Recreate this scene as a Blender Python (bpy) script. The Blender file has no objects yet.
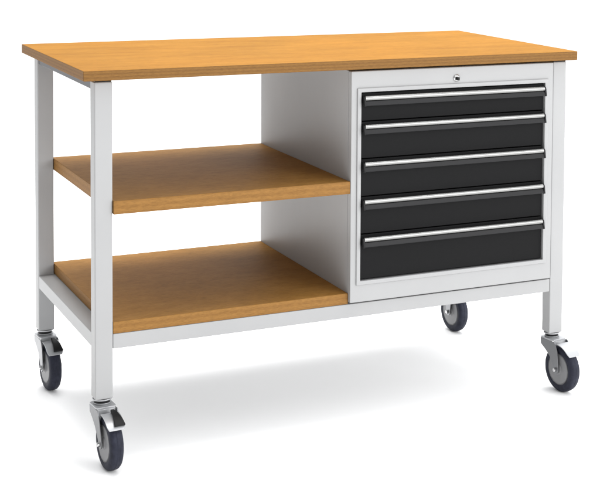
import bpy, bmesh, math, random
from mathutils import Vector, Matrix

sc = bpy.context.scene
# ------------------------------------------------------------------ camera
CAM = dict(x=-0.8941, y=-3.9073, z=1.5012, yaw=-0.5123, pitch=-0.0614, roll=0.0144,
           f=1490.787, px=522.83, py=-1.33)
def make_camera():
    cd = bpy.data.cameras.new('camera'); co = bpy.data.objects.new('camera', cd)
    sc.collection.objects.link(co)
    y, p, r = CAM['yaw'], CAM['pitch'], CAM['roll']
    d = Vector((-math.sin(y)*math.cos(p), math.cos(y)*math.cos(p), math.sin(p)))
    rt = Vector((math.cos(y), math.sin(y), 0)); u = rt.cross(d)
    r2 = rt*math.cos(r) + u*math.sin(r); u2 = -rt*math.sin(r) + u*math.cos(r)
    m = Matrix((r2, u2, -d)).transposed().to_4x4()
    m.translation = Vector((CAM['x'], CAM['y'], CAM['z']))
    co.matrix_world = m
    cd.sensor_fit = 'HORIZONTAL'; cd.sensor_width = 36
    cd.lens = 36*CAM['f']/600
    cd.shift_x = (300-CAM['px'])/600; cd.shift_y = (CAM['py']-241.5)/600
    cd.clip_start = 0.05; cd.clip_end = 500
    sc.camera = co
make_camera()

# ------------------------------------------------------------------ light: bright white studio
w = bpy.data.worlds.new('World'); sc.world = w; w.use_nodes = True
nt = w.node_tree; nt.nodes.clear()
out = nt.nodes.new('ShaderNodeOutputWorld'); bg = nt.nodes.new('ShaderNodeBackground')
# white studio surround, dimmer on the left and brighter on the right and in front
tcw = nt.nodes.new('ShaderNodeTexCoord'); dotn = nt.nodes.new('ShaderNodeVectorMath'); dotn.operation = 'DOT_PRODUCT'
dotn.inputs[1].default_value = Vector((0.90, 0.05, 0.35)).normalized(); nt.links.new(tcw.outputs['Generated'], dotn.inputs[0])
mrw = nt.nodes.new('ShaderNodeMapRange'); mrw.interpolation_type = 'SMOOTHSTEP'
mrw.inputs[1].default_value = -0.9; mrw.inputs[2].default_value = 0.9; mrw.inputs[3].default_value = 0.35; mrw.inputs[4].default_value = 1.75
nt.links.new(dotn.outputs['Value'], mrw.inputs[0]); nt.links.new(mrw.outputs[0], bg.inputs['Strength'])
bg.inputs['Color'].default_value = (0.98, 0.99, 1.0, 1)
nt.links.new(bg.outputs[0], out.inputs[0])

def area(name, loc, target, size, power, col=(1, 1, 1)):
    l = bpy.data.lights.new(name, 'AREA'); l.shape = 'RECTANGLE'; l.size = size[0]; l.size_y = size[1]
    l.energy = power; l.color = col
    o = bpy.data.objects.new(name, l); sc.collection.objects.link(o); o.location = loc
    o.rotation_euler = (Vector(target)-Vector(loc)).to_track_quat('-Z', 'Y').to_euler()
    return o
area('overhead_softbox', (1.3, 1.2, 4.2), (0.8, 0.4, 0.3), (4.0, 3.0), 290)
area('front_softbox', (3.0, -4.5, 2.2), (0.8, 0.2, 0.5), (2.5, 2.5), 115)

sc.view_settings.view_transform = 'Standard'; sc.view_settings.look = 'None'
sc.view_settings.exposure = 0.32; sc.view_settings.gamma = 1
sc.render.engine = 'CYCLES'
sc.render.resolution_x = 1024; sc.render.resolution_y = 824

# ------------------------------------------------------------------ materials
def mat(name, col, rough=0.5, metal=0.0, spec=0.5):
    m = bpy.data.materials.new(name); m.use_nodes = True
    b = m.node_tree.nodes['Principled BSDF']
    b.inputs['Base Color'].default_value = (*col, 1); b.inputs['Roughness'].default_value = rough
    b.inputs['Metallic'].default_value = metal; b.inputs['Specular IOR Level'].default_value = spec
    return m, m.node_tree, b
def coords(t, scale):
    tc = t.nodes.new('ShaderNodeTexCoord'); mp = t.nodes.new('ShaderNodeMapping')
    mp.inputs['Scale'].default_value = scale; t.links.new(tc.outputs['Object'], mp.inputs['Vector']); return mp
def noise(t, mp, scale, detail=4, rough=0.55, dist=0.0):
    n = t.nodes.new('ShaderNodeTexNoise'); n.inputs['Scale'].default_value = scale
    n.inputs['Detail'].default_value = detail; n.inputs['Roughness'].default_value = rough
    n.inputs['Distortion'].default_value = dist
    t.links.new(mp.outputs[0], n.inputs['Vector']); return n
def ramp(t, src, stops):
    r = t.nodes.new('ShaderNodeValToRGB'); e = r.color_ramp.elements
    e[0].position, e[0].color = stops[0][0], (*stops[0][1], 1); e[1].position, e[1].color = stops[-1][0], (*stops[-1][1], 1)
    for p, c in stops[1:-1]:
        x = e.new(p); x.color = (*c, 1)
    t.links.new(src, r.inputs[0]); return r
def mixc(t, a, b, fac, mode='MIX'):
    m = t.nodes.new('ShaderNodeMix'); m.data_type = 'RGBA'; m.blend_type = mode
    for s, v in ((m.inputs[6], a), (m.inputs[7], b)):
        if isinstance(v, tuple): s.default_value = (*v, 1)
        else: t.links.new(v, s)
    if isinstance(fac, float): m.inputs[0].default_value = fac
    else: t.links.new(fac, m.inputs[0])
    return m.outputs[2]
def bump(t, b, h, strength, dist):
    n = t.nodes.new('ShaderNodeBump'); n.inputs['Strength'].default_value = strength; n.inputs['Distance'].default_value = dist
    t.links.new(h, n.inputs['Height']); t.links.new(n.outputs[0], b.inputs['Normal'])

def wood(name, dark, mid, light, stretch, streak, spec, rough=0.5):
    m, t, b = mat(name, mid, rough, 0, spec)
    mp = coords(t, stretch)
    n1 = noise(t, mp, 3.0, 6, 0.6, 0.4)
    r1 = ramp(t, n1.outputs[0], [(0.3, dark), (0.5, mid), (0.72, light)])
    mp2 = coords(t, (stretch[0]*2.2, stretch[1]*5, stretch[2]*5)); n2 = noise(t, mp2, 6.0, 5, 0.7)
    r2 = ramp(t, n2.outputs[0], [(0.35, (0.72, 0.68, 0.62)), (0.55, (1, 1, 1)), (0.8, (1.0, 1.0, 1.0))])
    c = mixc(t, r1.outputs[0], r2.outputs[0], streak, 'MULTIPLY')
    mp3 = coords(t, (1, 1, 1)); n3 = noise(t, mp3, 2.3, 3, 0.5)
    r3 = ramp(t, n3.outputs[0], [(0.3, (0.9, 0.9, 0.9)), (0.7, (1.08, 1.06, 1.04))])
    c = mixc(t, c, r3.outputs[0], 1.0, 'MULTIPLY')
    mp4 = coords(t, (45, 150, 150)); n4 = noise(t, mp4, 1.0, 3, 0.65)
    r4 = ramp(t, n4.outputs[0], [(0.32, (0.84, 0.82, 0.80)), (0.50, (1, 1, 1)), (0.72, (1.08, 1.07, 1.05))])
    c = mixc(t, c, r4.outputs[0], 0.75, 'MULTIPLY')
    t.links.new(c, b.inputs['Base Color']); bump(t, b, n2.outputs[0], 0.25, 0.0006)
    return m
M = {}
M['top'] = wood('beech_top', (0.1930, 0.0830, 0.0075), (0.2230, 0.1000, 0.0105), (0.2450, 0.1140, 0.0150), (1.6, 9, 9), 0.55, 0.02, 0.6)
M['shelf'] = wood('beech_shelf', (0.238, 0.119, 0.028), (0.265, 0.135, 0.033), (0.290, 0.151, 0.041), (5, 9, 9), 0.55, 0.05, 0.6)

def ply(name, a, b_, n_layers, t0, z0):
    m, t, b = mat(name, a, 0.6, 0, 0.15)
    tc = t.nodes.new('ShaderNodeTexCoord'); sp = t.nodes.new('ShaderNodeSeparateXYZ'); t.links.new(tc.outputs['Object'], sp.inputs[0])
    mp = coords(t, (6, 6, 60)); n = noise(t, mp, 2.0, 4)
    ma = t.nodes.new('ShaderNodeMath'); ma.operation = 'MULTIPLY_ADD'; ma.inputs[1].default_value = 0.0016
    t.links.new(n.outputs[0], ma.inputs[0]); t.links.new(sp.outputs[2], ma.inputs[2])
    mb = t.nodes.new('ShaderNodeMath'); mb.operation = 'MULTIPLY'; mb.inputs[1].default_value = 2*math.pi*n_layers/t0
    t.links.new(ma.outputs[0], mb.inputs[0])
    ms = t.nodes.new('ShaderNodeMath'); ms.operation = 'SINE'; t.links.new(mb.outputs[0], ms.inputs[0])
    mr = t.nodes.new('ShaderNodeMapRange'); mr.inputs[1].default_value = -0.7; mr.inputs[2].default_value = 0.7
    t.links.new(ms.outputs[0], mr.inputs[0])
    c = mixc(t, a, b_, mr.outputs[0])
    mp2 = coords(t, (25, 25, 120)); n2 = noise(t, mp2, 3.0, 4, 0.7)
    r2 = ramp(t, n2.outputs[0], [(0.3, (0.65, 0.62, 0.6)), (0.6, (1.05, 1.05, 1.05))])
    c = mixc(t, c, r2.outputs[0], 0.7, 'MULTIPLY')
    t.links.new(c, b.inputs['Base Color']); bump(t, b, n2.outputs[0], 0.3, 0.0006)
    return m
M['top_edge'] = ply('plywood_edge_top', (0.158, 0.077, 0.021), (0.190, 0.094, 0.025), 3, 0.027, 0)
M['shelf_edge'] = ply('plywood_edge_shelf', (0.2120, 0.1040, 0.0272), (0.2400, 0.1200, 0.0320), 2, 0.034, 0)

def paint(name, col, rough=0.45, spec=0.35, tex=0.03, scale=900):
    m, t, b = mat(name, col, rough, 0, spec)
    mp = coords(t, (1, 1, 1)); n = noise(t, mp, scale, 2); bump(t, b, n.outputs[0], tex, 0.0005)
    n2 = noise(t, mp, 4.0, 4)
    r = ramp(t, n2.outputs[0], [(0.3, tuple(c*0.965 for c in col)), (0.7, tuple(min(1, c*1.02) for c in col))])
    t.links.new(r.outputs[0], b.inputs['Base Color'])
    return m
M['grey'] = paint('light_grey_powder_coat', (0.308, 0.309, 0.311))
M['panel'] = M['grey']
M['black'] = paint('anthracite_powder_coat', (0.0052, 0.0052, 0.0056), 0.55, 0.10, 0.06, 500)
M['dark'] = paint('shaded_grey_powder_coat', (0.045, 0.045, 0.05))  # top rails: shade of the recess under the tabletop put into the paint colour
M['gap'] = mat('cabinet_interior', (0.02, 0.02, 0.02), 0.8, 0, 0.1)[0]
M['cap'] = mat('black_plastic', (0.004, 0.004, 0.0045), 0.5, 0, 0.2)[0]
M['lip'] = mat('grey_label_strip', (0.0160, 0.0160, 0.0168), 0.5, 0, 0.15)[0]
def brushed(name, col, rough, scale=(2, 300, 300)):
    m, t, b = mat(name, col, rough, 1.0)
    mp = coords(t, scale); n = noise(t, mp, 2.0, 3)
    mr = t.nodes.new('ShaderNodeMapRange'); mr.inputs[3].default_value = rough*0.8; mr.inputs[4].default_value = rough*1.25
    t.links.new(n.outputs[0], mr.inputs[0]); t.links.new(mr.outputs[0], b.inputs['Roughness'])
    bump(t, b, n.outputs[0], 0.08, 0.0004)
    return m
M['alu'] = brushed('brushed_aluminium', (0.235, 0.235, 0.23), 0.34)
M['zinc'] = brushed('bright_zinc_plate', (0.36, 0.365, 0.375), 0.36, (40, 40, 40)); M['zinc'].node_tree.nodes['Principled BSDF'].inputs['Metallic'].default_value = 0.55
M['zinc_shade'] = brushed('shaded_zinc_plate', (0.20, 0.203, 0.21), 0.34, (40, 40, 40))  # darker copy of the zinc, shade on the fork cheeks put into the colour
M['chrome'] = mat('chrome', (0.55, 0.55, 0.55), 0.12, 1.0)[0]
def rubber():
    m, t, b = mat('grey_rubber', (0.030, 0.034, 0.050), 0.6, 0, 0.15)
    mp = coords(t, (1, 1, 1)); n = noise(t, mp, 60, 5, 0.6)
    r = ramp(t, n.outputs[0], [(0.3, (0.012, 0.013, 0.021)), (0.7, (0.024, 0.026, 0.040))])
    t.links.new(r.outputs[0], b.inputs['Base Color']); bump(t, b, n.outputs[0], 0.2, 0.0008); return m
M['rubber'] = rubber()
M['rim'] = mat('grey_wheel_plastic', (0.19, 0.19, 0.195), 0.45, 0, 0.3)[0]
def floor_mat():
    m, t, b = mat('white_studio_floor', (0.90, 0.90, 0.90), 0.9, 0, 0.05)
    mp = coords(t, (1, 1, 1)); n = noise(t, mp, 1.5, 4)
    r = ramp(t, n.outputs[0], [(0.3, (0.895, 0.893, 0.89)), (0.7, (0.91, 0.907, 0.905))])
    t.links.new(r.outputs[0], b.inputs['Base Color']); return m
M['floor'] = floor_mat()

# ------------------------------------------------------------------ mesh helpers
def box(bm, x0, x1, y0, y1, z0, z1, mi=0):
    r = bmesh.ops.create_cube(bm, size=1.0)
    for v in r['verts']:
        v.co = Vector((x0+(v.co.x+.5)*(x1-x0), y0+(v.co.y+.5)*(y1-y0), z0+(v.co.z+.5)*(z1-z0)))
    for f in {f for v in r['verts'] for f in v.link_faces}: f.material_index = mi
    return r['verts']
def prism(bm, pts, axis, a0, a1, mi=0):
    """extrude a closed 2-D outline along an axis ('x': pts=(y,z); 'y': pts=(x,z); 'z': pts=(x,y))"""
    def P(p, a):
        return {'x': (a, p[0], p[1]), 'y': (p[0], a, p[1]), 'z': (p[0], p[1], a)}[axis]
    A = [bm.verts.new(P(p, a0)) for p in pts]; B = [bm.verts.new(P(p, a1)) for p in pts]
    fs = [bm.faces.new(A), bm.faces.new(B[::-1])]
    n = len(pts)
    for i in range(n): fs.append(bm.faces.new((A[i], B[i], B[(i+1) % n], A[(i+1) % n])))
    for f in fs: f.material_index = mi
    return fs
def lathe_x(bm, prof, cx, cy, cz, seg=64, mi=0, closed=False):
    rings = []
    for (x, r) in prof:
        rings.append([bm.verts.new((cx+x, cy+r*math.cos(2*math.pi*k/seg), cz+r*math.sin(2*math.pi*k/seg))) for k in range(seg)])
    n = len(rings); last = n if closed else n-1
    for i in range(last):
        a, b = rings[i], rings[(i+1) % n]
        for k in range(seg):
            f = bm.faces.new((a[k], a[(k+1) % seg], b[(k+1) % seg], b[k])); f.material_index = mi
    if not closed:
        bm.faces.new(rings[0]).material_index = mi; bm.faces.new(rings[-1][::-1]).material_index = mi
def cyl_z(bm, cx, cy, r, z0, z1, seg=40, r2=None):
    r2 = r if r2 is None else r2
    A = [bm.verts.new((cx+r*math.cos(2*math.pi*k/seg), cy+r*math.sin(2*math.pi*k/seg), z0)) for k in range(seg)]
    B = [bm.verts.new((cx+r2*math.cos(2*math.pi*k/seg), cy+r2*math.sin(2*math.pi*k/seg), z1)) for k in range(seg)]
    bm.faces.new(A[::-1]); bm.faces.new(B)
    for k in range(seg): bm.faces.new((A[k], A[(k+1) % seg], B[(k+1) % seg], B[k]))
def obj(name, bm, mats, parent=None, bevel=0.0, seg=2, smooth=False, angle=35):
    bmesh.ops.recalc_face_normals(bm, faces=bm.faces)
    me = bpy.data.meshes.new(name); bm.to_mesh(me); bm.free()
    for m in (mats if isinstance(mats, (list, tuple)) else [mats]): me.materials.append(m)
    o = bpy.data.objects.new(name, me); sc.collection.objects.link(o)
    if parent: o.parent = parent
    if bevel or smooth:
        for p in me.polygons: p.use_smooth = True
    if bevel:
        b = o.modifiers.new('bevel', 'BEVEL'); b.width = bevel; b.segments = seg; b.limit_method = 'ANGLE'
        b.angle_limit = math.radians(angle); b.harden_normals = True
    elif smooth:
        me.set_sharp_from_angle(angle=math.radians(angle))
    return o
NB = bmesh.new

# ------------------------------------------------------------------ setting
bm = NB(); bmesh.ops.create_grid(bm, x_segments=1, y_segments=1, size=150)
fl = obj('floor', bm, M['floor']); fl['kind'] = 'structure'

# ------------------------------------------------------------------ the workbench
W, D = 1.5, 0.8135
DZ = 0.006                       # taller casters lift the whole frame
ZT, TT = 1.0535+DZ, 0.027           # top surface, top thickness
ZB = ZT-TT
LX0, LX1 = 0.0341, 0.0813        # left legs
RX0, RX1 = 1.430, 1.4772         # right legs
FY0, FY1 = 0.0279, 0.0751        # front legs
BY0, BY1 = 0.752, 0.7992         # back legs
LB = 0.170+DZ; WR = 0.072                       # underside of legs
RB, RT = 0.3033+DZ, 0.3434+DZ          # bottom rails
bench = bpy.data.objects.new('workbench', None); sc.collection.objects.link(bench)
bench['label'] = 'grey wheeled workbench with orange wood top, two brown shelves and five black drawers'
bench['category'] = 'workbench'

def slab(name, x0, x1, y0, y1, z0, z1, mtop, medge, parent, bev, mback=None):
    bm = NB(); box(bm, x0, x1, y0, y1, z0, z1)
    for f in bm.faces:
        n = f.normal; f.material_index = 1 if abs(f.calc_center_median().z-(z0+z1)/2) < 1e-5 else 0
        if mback and f.calc_center_median().z < z0+1e-5: f.material_index = 2
    return obj(name, bm, [mtop, medge]+([mback] if mback else []), parent, bev, 2)
slab('tabletop', 0, W, 0, D, ZB, ZT, M['top'], M['top_edge'], bench, 0.0016)

def leg(x0, x1, y0, y1):
    bm = NB(); box(bm, x0, x1, y0, y1, LB, ZB-0.0062)
    o = obj('leg', bm, M['grey'], bench, 0.0035, 3)
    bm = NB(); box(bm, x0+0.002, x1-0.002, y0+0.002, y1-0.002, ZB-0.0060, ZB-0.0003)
    obj('shadow_gap_fill', bm, M['cap'], o)  # black filler painted in as the shadow line between leg and tabletop
    return o
for x in ((LX0, LX1), (RX0, RX1)):
    for y in ((FY0, FY1), (BY0, BY1)): leg(*x, *y)

def rail(name, x0, x1, y0, y1, z0, z1, bev=0.002, m='grey'):
    bm = NB(); box(bm, x0, x1, y0, y1, z0, z1); return obj(name, bm, M[m], bench, bev, 2)
g = 0.0004
rail('bottom_rail', LX1+g, RX0-g, FY0+0.001, FY1-0.001, RB, RT)
rail('bottom_rail', LX1+g, RX0-g, BY0+0.001, BY1-0.001, RB, RT)
rail('side_rail', LX0+0.001, LX1+0.006, FY1+g, BY0-g, RB+0.001, RT-0.0005)
rail('side_rail', RX0+0.004, RX1-0.001, FY1+g, BY0-g, RB+0.001, RT-0.0005)
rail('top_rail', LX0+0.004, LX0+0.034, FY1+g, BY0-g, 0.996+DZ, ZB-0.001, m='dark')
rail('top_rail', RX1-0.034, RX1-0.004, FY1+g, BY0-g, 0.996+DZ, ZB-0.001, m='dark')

CX0, CX1 = 0.756, 1.4240         # drawer cabinet
CYB = 0.781
s = slab('shelf', LX1+0.0008, CX0-0.0006, 0.019, CYB, 0.667+DZ, 0.703+DZ, M['shelf'], M['shelf_edge'], bench, 0.0012)
s['label'] = 'upper brown wooden shelf open on three sides'
s = slab('shelf', LX1+0.0008, CX0-0.0006, 0.0295, CYB, RT+0.0006, RT+0.0322, M['shelf'], M['shelf_edge'], bench, 0.0012, M['grey'])  # unseen grey underside, added so light bounced onto the floor stays neutral
s['label'] = 'lower brown wooden shelf lying on the bottom rails'

# cabinet: a folded sheet shell open at the front with a flanged front frame
CZ0, CZ1 = 0.3490+DZ, 1.0200+DZ
OX0, OX1, OZ0, OZ1 = 0.7853, 1.3941, 0.411+DZ, 0.9592+DZ
YF = 0.0164
bm = NB()
th = 0.004
yb = YF+0.022
box(bm, CX0, CX0+th, yb, CYB, CZ0, CZ1)
box(bm, CX1-th-0.003, CX1-0.003, yb, CYB, CZ0, CZ1)
box(bm, CX0+th, CX1-th-0.003, yb, CYB, CZ0, CZ0+th)
box(bm, CX0+th, CX1-th-0.003, yb, CYB, CZ1-th, CZ1)
box(bm, CX0+th, CX1-th-0.003, CYB-th, CYB, CZ0+th, CZ1-th)
cab = obj('drawer_cabinet', bm, M['grey'], bench)
bm = NB()   # front frame: ring with an inner return
def ring(bm, x0, x1, z0, z1, X0, X1, Z0, Z1, ya, yb_):
    o = [(x0, z0), (x1, z0), (x1, z1), (x0, z1)]; i = [(X0, Z0), (X1, Z0), (X1, Z1), (X0, Z1)]
    V = {}
    for k, pts in (('o', o), ('i', i)):
        for q, y in (('f', ya), ('b', yb_)): V[k+q] = [bm.verts.new((p[0], y, p[1])) for p in pts]
    for a in range(4):
        b = (a+1) % 4
        bm.faces.new((V['of'][a], V['of'][b], V['if'][b], V['if'][a]))
        bm.faces.new((V['ob'][a], V['ib'][a], V['ib'][b], V['ob'][b]))
        bm.faces.new((V['of'][a], V['ob'][a], V['ob'][b], V['of'][b]))
        bm.faces.new((V['if'][a], V['if'][b], V['ib'][b], V['ib'][a]))
ring(bm, CX0, CX1, CZ0, CZ1, OX0, OX1, OZ0, OZ1, YF, yb-0.0003)
obj('front_frame', bm, M['grey'], cab, 0.0028, 3)
bm = NB(); e_ = 0.0115
ring(bm, OX0-e_, OX1+e_, OZ0-e_, OZ1+e_, OX0+0.0006, OX1-0.0006, OZ0+0.0006, OZ1-0.0006, YF-0.0045, YF-0.0002)
obj('frame_lip', bm, M['grey'], cab, 0.0018, 3)
# dark inside behind the drawers
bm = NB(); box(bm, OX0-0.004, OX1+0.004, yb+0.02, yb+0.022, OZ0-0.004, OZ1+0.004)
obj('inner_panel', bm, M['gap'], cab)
# lock
LXc, LZc = 1.0912, 0.9867+DZ
bm = NB()
def cyl_y(bm, cx, cz, prof, seg=40):
    rings = [[bm.verts.new((cx+r*math.cos(2*math.pi*k/seg), y, cz+r*math.sin(2*math.pi*k/seg))) for k in range(seg)] for y, r in prof]
    for a, b in zip(rings, rings[1:]):
        for k in range(seg): bm.faces.new((a[k], a[(k+1) % seg], b[(k+1) % seg], b[k]))
    bm.faces.new(rings[0]); bm.faces.new(rings[-1][::-1])
cyl_y(bm, LXc, LZc, [(YF+0.001, 0.0105), (YF-0.003, 0.0105), (YF-0.0045, 0.0088), (YF-0.0045, 0.0076), (YF-0.0030, 0.0074)])
lock = obj('lock', bm, M['chrome'], cab, smooth=True)
bm = NB(); box(bm, LXc-0.0016, LXc+0.0052, YF-0.0120, YF-0.0035, LZc-0.0058, LZc+0.0030)
kh = obj('lock_latch', bm, M['gap'], cab, 0.001)

# drawers
HZ = [z+DZ for z in (0.9410, 0.8590, 0.7505, 0.6408, 0.5313)]      # centre of each bright grip strip
tops = [OZ1-0.004] + [z+0.0135 for z in HZ[1:]]
bots = [t+0.003 for t in tops[1:]] + [OZ0+0.004]
YD = YF+0.004                                      # drawer front plane
for k, (hz, zt, zb) in enumerate(zip(HZ, tops, bots)):
    bm = NB()
    x0, x1 = OX0+0.0035, OX1-0.0035
    box(bm, x0, x1, YD, YD+0.016, zb, zt)
    box(bm, x0+0.012, x1-0.012, YD+0.0164, yb+0.0196, zb+0.006, zt-0.010)
    dr = obj('drawer', bm, M['black'], bench, 0.0012, 2)
    dr['label'] = ['shallow black drawer at the top under the lock', 'black drawer second from the top', 'black drawer in the middle of the cabinet',
                   'black drawer second from the bottom', 'black drawer at the bottom'][k]
    # aluminium grip profile: slanted bright strip over a dark label strip that flares outwards
    y1_, y2_ = YD-0.016, YD-0.020
    gc_y, gc_z, gr = YD-0.0135, hz+0.0004, 0.0075
    grip = [(YD-0.0006, hz+0.0050), (YD-0.0075, hz+0.0068)] + \
           [(gc_y-gr*math.sin(a), gc_z+gr*math.cos(a)) for a in [math.radians(d) for d in range(-15, 166, 12)]] + \
           [(gc_y+0.002, gc_z-0.0030), (YD-0.0006, gc_z-0.0030)]
    bm = NB(); prism(bm, grip, 'x', x0+0.0055, x1-0.0055)
    obj('handle', bm, M['alu'], dr, smooth=True, angle=40)
    yl = YD-0.0235
    lip = [(YD-0.0006, hz-0.0036), (gc_y+0.0018, hz-0.0036), (gc_y-0.0020, hz-0.0072), (gc_y-0.0055, hz-0.0072), (yl, hz-0.0180), (yl+0.0012, hz-0.0200),
           (yl+0.006, hz-0.0190), (YD-0.0006, hz-0.0125)]
    bm = NB(); prism(bm, lip, 'x', x0+0.0055, x1-0.0055)
    obj('label_strip', bm, M['lip'], dr, smooth=True, angle=30)
    cap = [(YD-0.0006, hz+0.0072), (YD-0.008, hz+0.0078), (YD-0.0140, hz+0.0074), (YD-0.0190, hz+0.0048), (YD-0.0212, hz), (YD-0.0225, hz-0.009), (yl-0.0012, hz-0.0178),
           (yl-0.001, hz-0.0212), (yl+0.004, hz-0.0218), (YD-0.0006, hz-0.0140)]
    for a, b in ((x0, x0+0.0053), (x1-0.0053, x1)):
        bm = NB(); prism(bm, cap, 'x', a, b)
        obj('end_cap', bm, M['cap'], dr, 0.0008, 2)

# casters
def sweep_arc(bm, cy, cz, r0, r1, secs, mi=0):
    """curved plate round the x axis; secs = [(angle, x0, x1)]"""
    rows = []
    for a, x0, x1 in secs:
        c, s_ = math.cos(a), math.sin(a)
        rows.append([bm.verts.new((x, cy-r*c, cz+r*s_)) for x, r in ((x0, r1), (x1, r1), (x1, r0), (x0, r0))])
    bm.faces.new(rows[0]); bm.faces.new(rows[-1][::-1])
    for p, q in zip(rows, rows[1:]):
        for k in range(4): bm.faces.new((p[k], p[(k+1) % 4], q[(k+1) % 4], q[k]))
def caster(px, py, ang, brake, lab, tr=0.055):
    """swivel caster under a leg; local trail towards -y, then turned by ang about the pivot"""
    wz = WR
    bm = NB()
    cyl_z(bm, 0, 0, 0.0255, LB-0.0042, LB-0.0006, 44)           # top plate
    cyl_z(bm, 0, 0, 0.0225, LB-0.0150, LB-0.0112, 44, 0.0235)   # race cup
    zc = LB-0.0152
    crown = [(-0.0275, 0.020), (-0.020, 0.0265), (0.020, 0.0265), (0.0275, 0.020), (0.0275, -0.030), (0.0225, -0.040), (-0.0225, -0.040), (-0.0275, -0.030)]
    prism(bm, crown, 'z', zc-0.0050, zc)
    box(bm, -0.0241, 0.0241, -0.0405, -0.0375, WR+0.0055, zc-0.0052)
    for sgn in (-1, 1):
        xa, xb = sorted((sgn*0.0243, sgn*0.0273))
        cheek = [(0.0235, zc-0.0052), (-0.046, zc-0.0052), (-0.053, zc-0.014), (-0.062, zc-0.032)] + \
                [(-tr+0.0135*math.cos(a), wz+0.0135*math.sin(a)) for a in [math.radians(d) for d in (165, 190, 215, 250, 290, 330, 0, 20)]] + \
                [(-0.024, wz+0.036), (-0.002, wz+0.052), (0.0205, zc-0.024)]
        prism(bm, cheek, 'x', xa, xb, 1)
    ri, ro = WR+0.0045, WR+0.0070
    secs = [(math.radians(92-(92-40)*i/16), -0.0240+0.0045*max(0, (i-12)/4)**2, 0.0240-0.0045*max(0, (i-12)/4)**2) for i in range(17)]
    sweep_arc(bm, -tr, wz, ri, ro, secs)
    fork = obj('caster', bm, [M['zinc'], M['zinc_shade']], bench, 0.0009, 2)
    fork['label'] = lab
    bm = NB(); cyl_z(bm, 0, 0, 0.0205, LB-0.0113, LB-0.0041, 32)
    obj('swivel_bearing', bm, M['cap'], fork)
    bm = NB()
    # tyre
    w2 = 0.0180; T = WR
    prof = [(-w2+0.001, T-0.023), (-w2, T-0.018), (-w2, T-0.012), (-w2+0.0025, T-0.0055), (-w2+0.007, T-0.0015), (-0.005, T-0.0002), (-0.0011, T-0.0002), (-0.0005, T+0.0003), (0.0005, T+0.0003), (0.0011, T-0.0002), (0.005, T-0.0002), (w2-0.007, T-0.0015),
            (w2-0.0025, T-0.0055), (w2, T-0.012), (w2, T-0.018), (w2-0.001, T-0.023)]
    lathe_x(bm, prof, 0, -tr, wz, 72, 0, True)
    obj('tyre', bm, M['rubber'], fork, smooth=True, angle=60)
    bm = NB(); r2 = 0.0170
    prof = [(-r2, T-0.0232), (-r2, T-0.027), (-r2+0.010, T-0.030), (-r2+0.012, 0.022), (-r2+0.001, 0.019), (-r2-0.0030, 0.013), (-r2-0.0030, 0.001),
            (r2+0.0030, 0.001), (r2+0.0030, 0.013), (r2-0.001, 0.019), (r2-0.012, 0.022), (r2-0.010, T-0.030), (r2, T-0.027), (r2, T-0.0232)]
    lathe_x(bm, prof, 0, -tr, wz, 64)
    for k in range(7):      # ribs between rim and hub
        a = math.radians(360/7*k+12)
        for sgn in (-1, 1):
            xs = sorted((sgn*(r2-0.0125), sgn*(r2-0.0012)))
            vs = box(bm, xs[0], xs[1], -0.0024, 0.0024, 0.0195, T-0.0285)
            for v in vs:
                y, z = v.co.y, v.co.z
                v.co.y = -tr + y*math.cos(a)+z*math.sin(a); v.co.z = wz + -y*math.sin(a)+z*math.cos(a)
    obj('rim', bm, M['rim'], fork, smooth=True, angle=35)
    bm = NB()
    lathe_x(bm, [(-0.0345, 0.001), (-0.0345, 0.0050), (-0.0335, 0.0062), (-0.0276, 0.0064), (-0.0275, 0.0040), (0.0275, 0.0040), (0.0276, 0.0064), (0.0335, 0.0062), (0.0345, 0.0050), (0.0345, 0.001)], 0, -tr, wz, 18)
    obj('axle', bm, M['chrome'], fork, smooth=True)
    if brake:               # black toe pedal: a wedge lying on the fender, wider towards its tip
        bm = NB(); secs = []
        for i in range(11):
            u = i/10
            secs.append((math.radians(94-(94-47)*u), 0.0035-0.0085*u, 0.0125+0.0110*u))
        sweep_arc(bm, -tr, wz, ro+0.0006, ro+0.0075, secs)
        obj('brake_pedal', bm, M['cap'], fork, 0.0012, 2)
    fork.location = (px, py, 0); fork.rotation_euler = (0, 0, ang)
    return fork
cxl, cxr = (LX0+LX1)/2, (RX0+RX1)/2; cyf, cyb = (FY0+FY1)/2, (BY0+BY1)/2
caster(cxl, cyf, math.radians(4), True, 'front left caster with black brake pedal', 0.064)
caster(cxl, cyb, math.radians(4), True, 'rear left caster with black brake pedal')
caster(cxr, cyf, math.radians(8), False, 'front right caster without brake pedal')
caster(cxr, cyb, math.radians(5), False, 'rear right caster half hidden behind the bottom rail', 0.040)
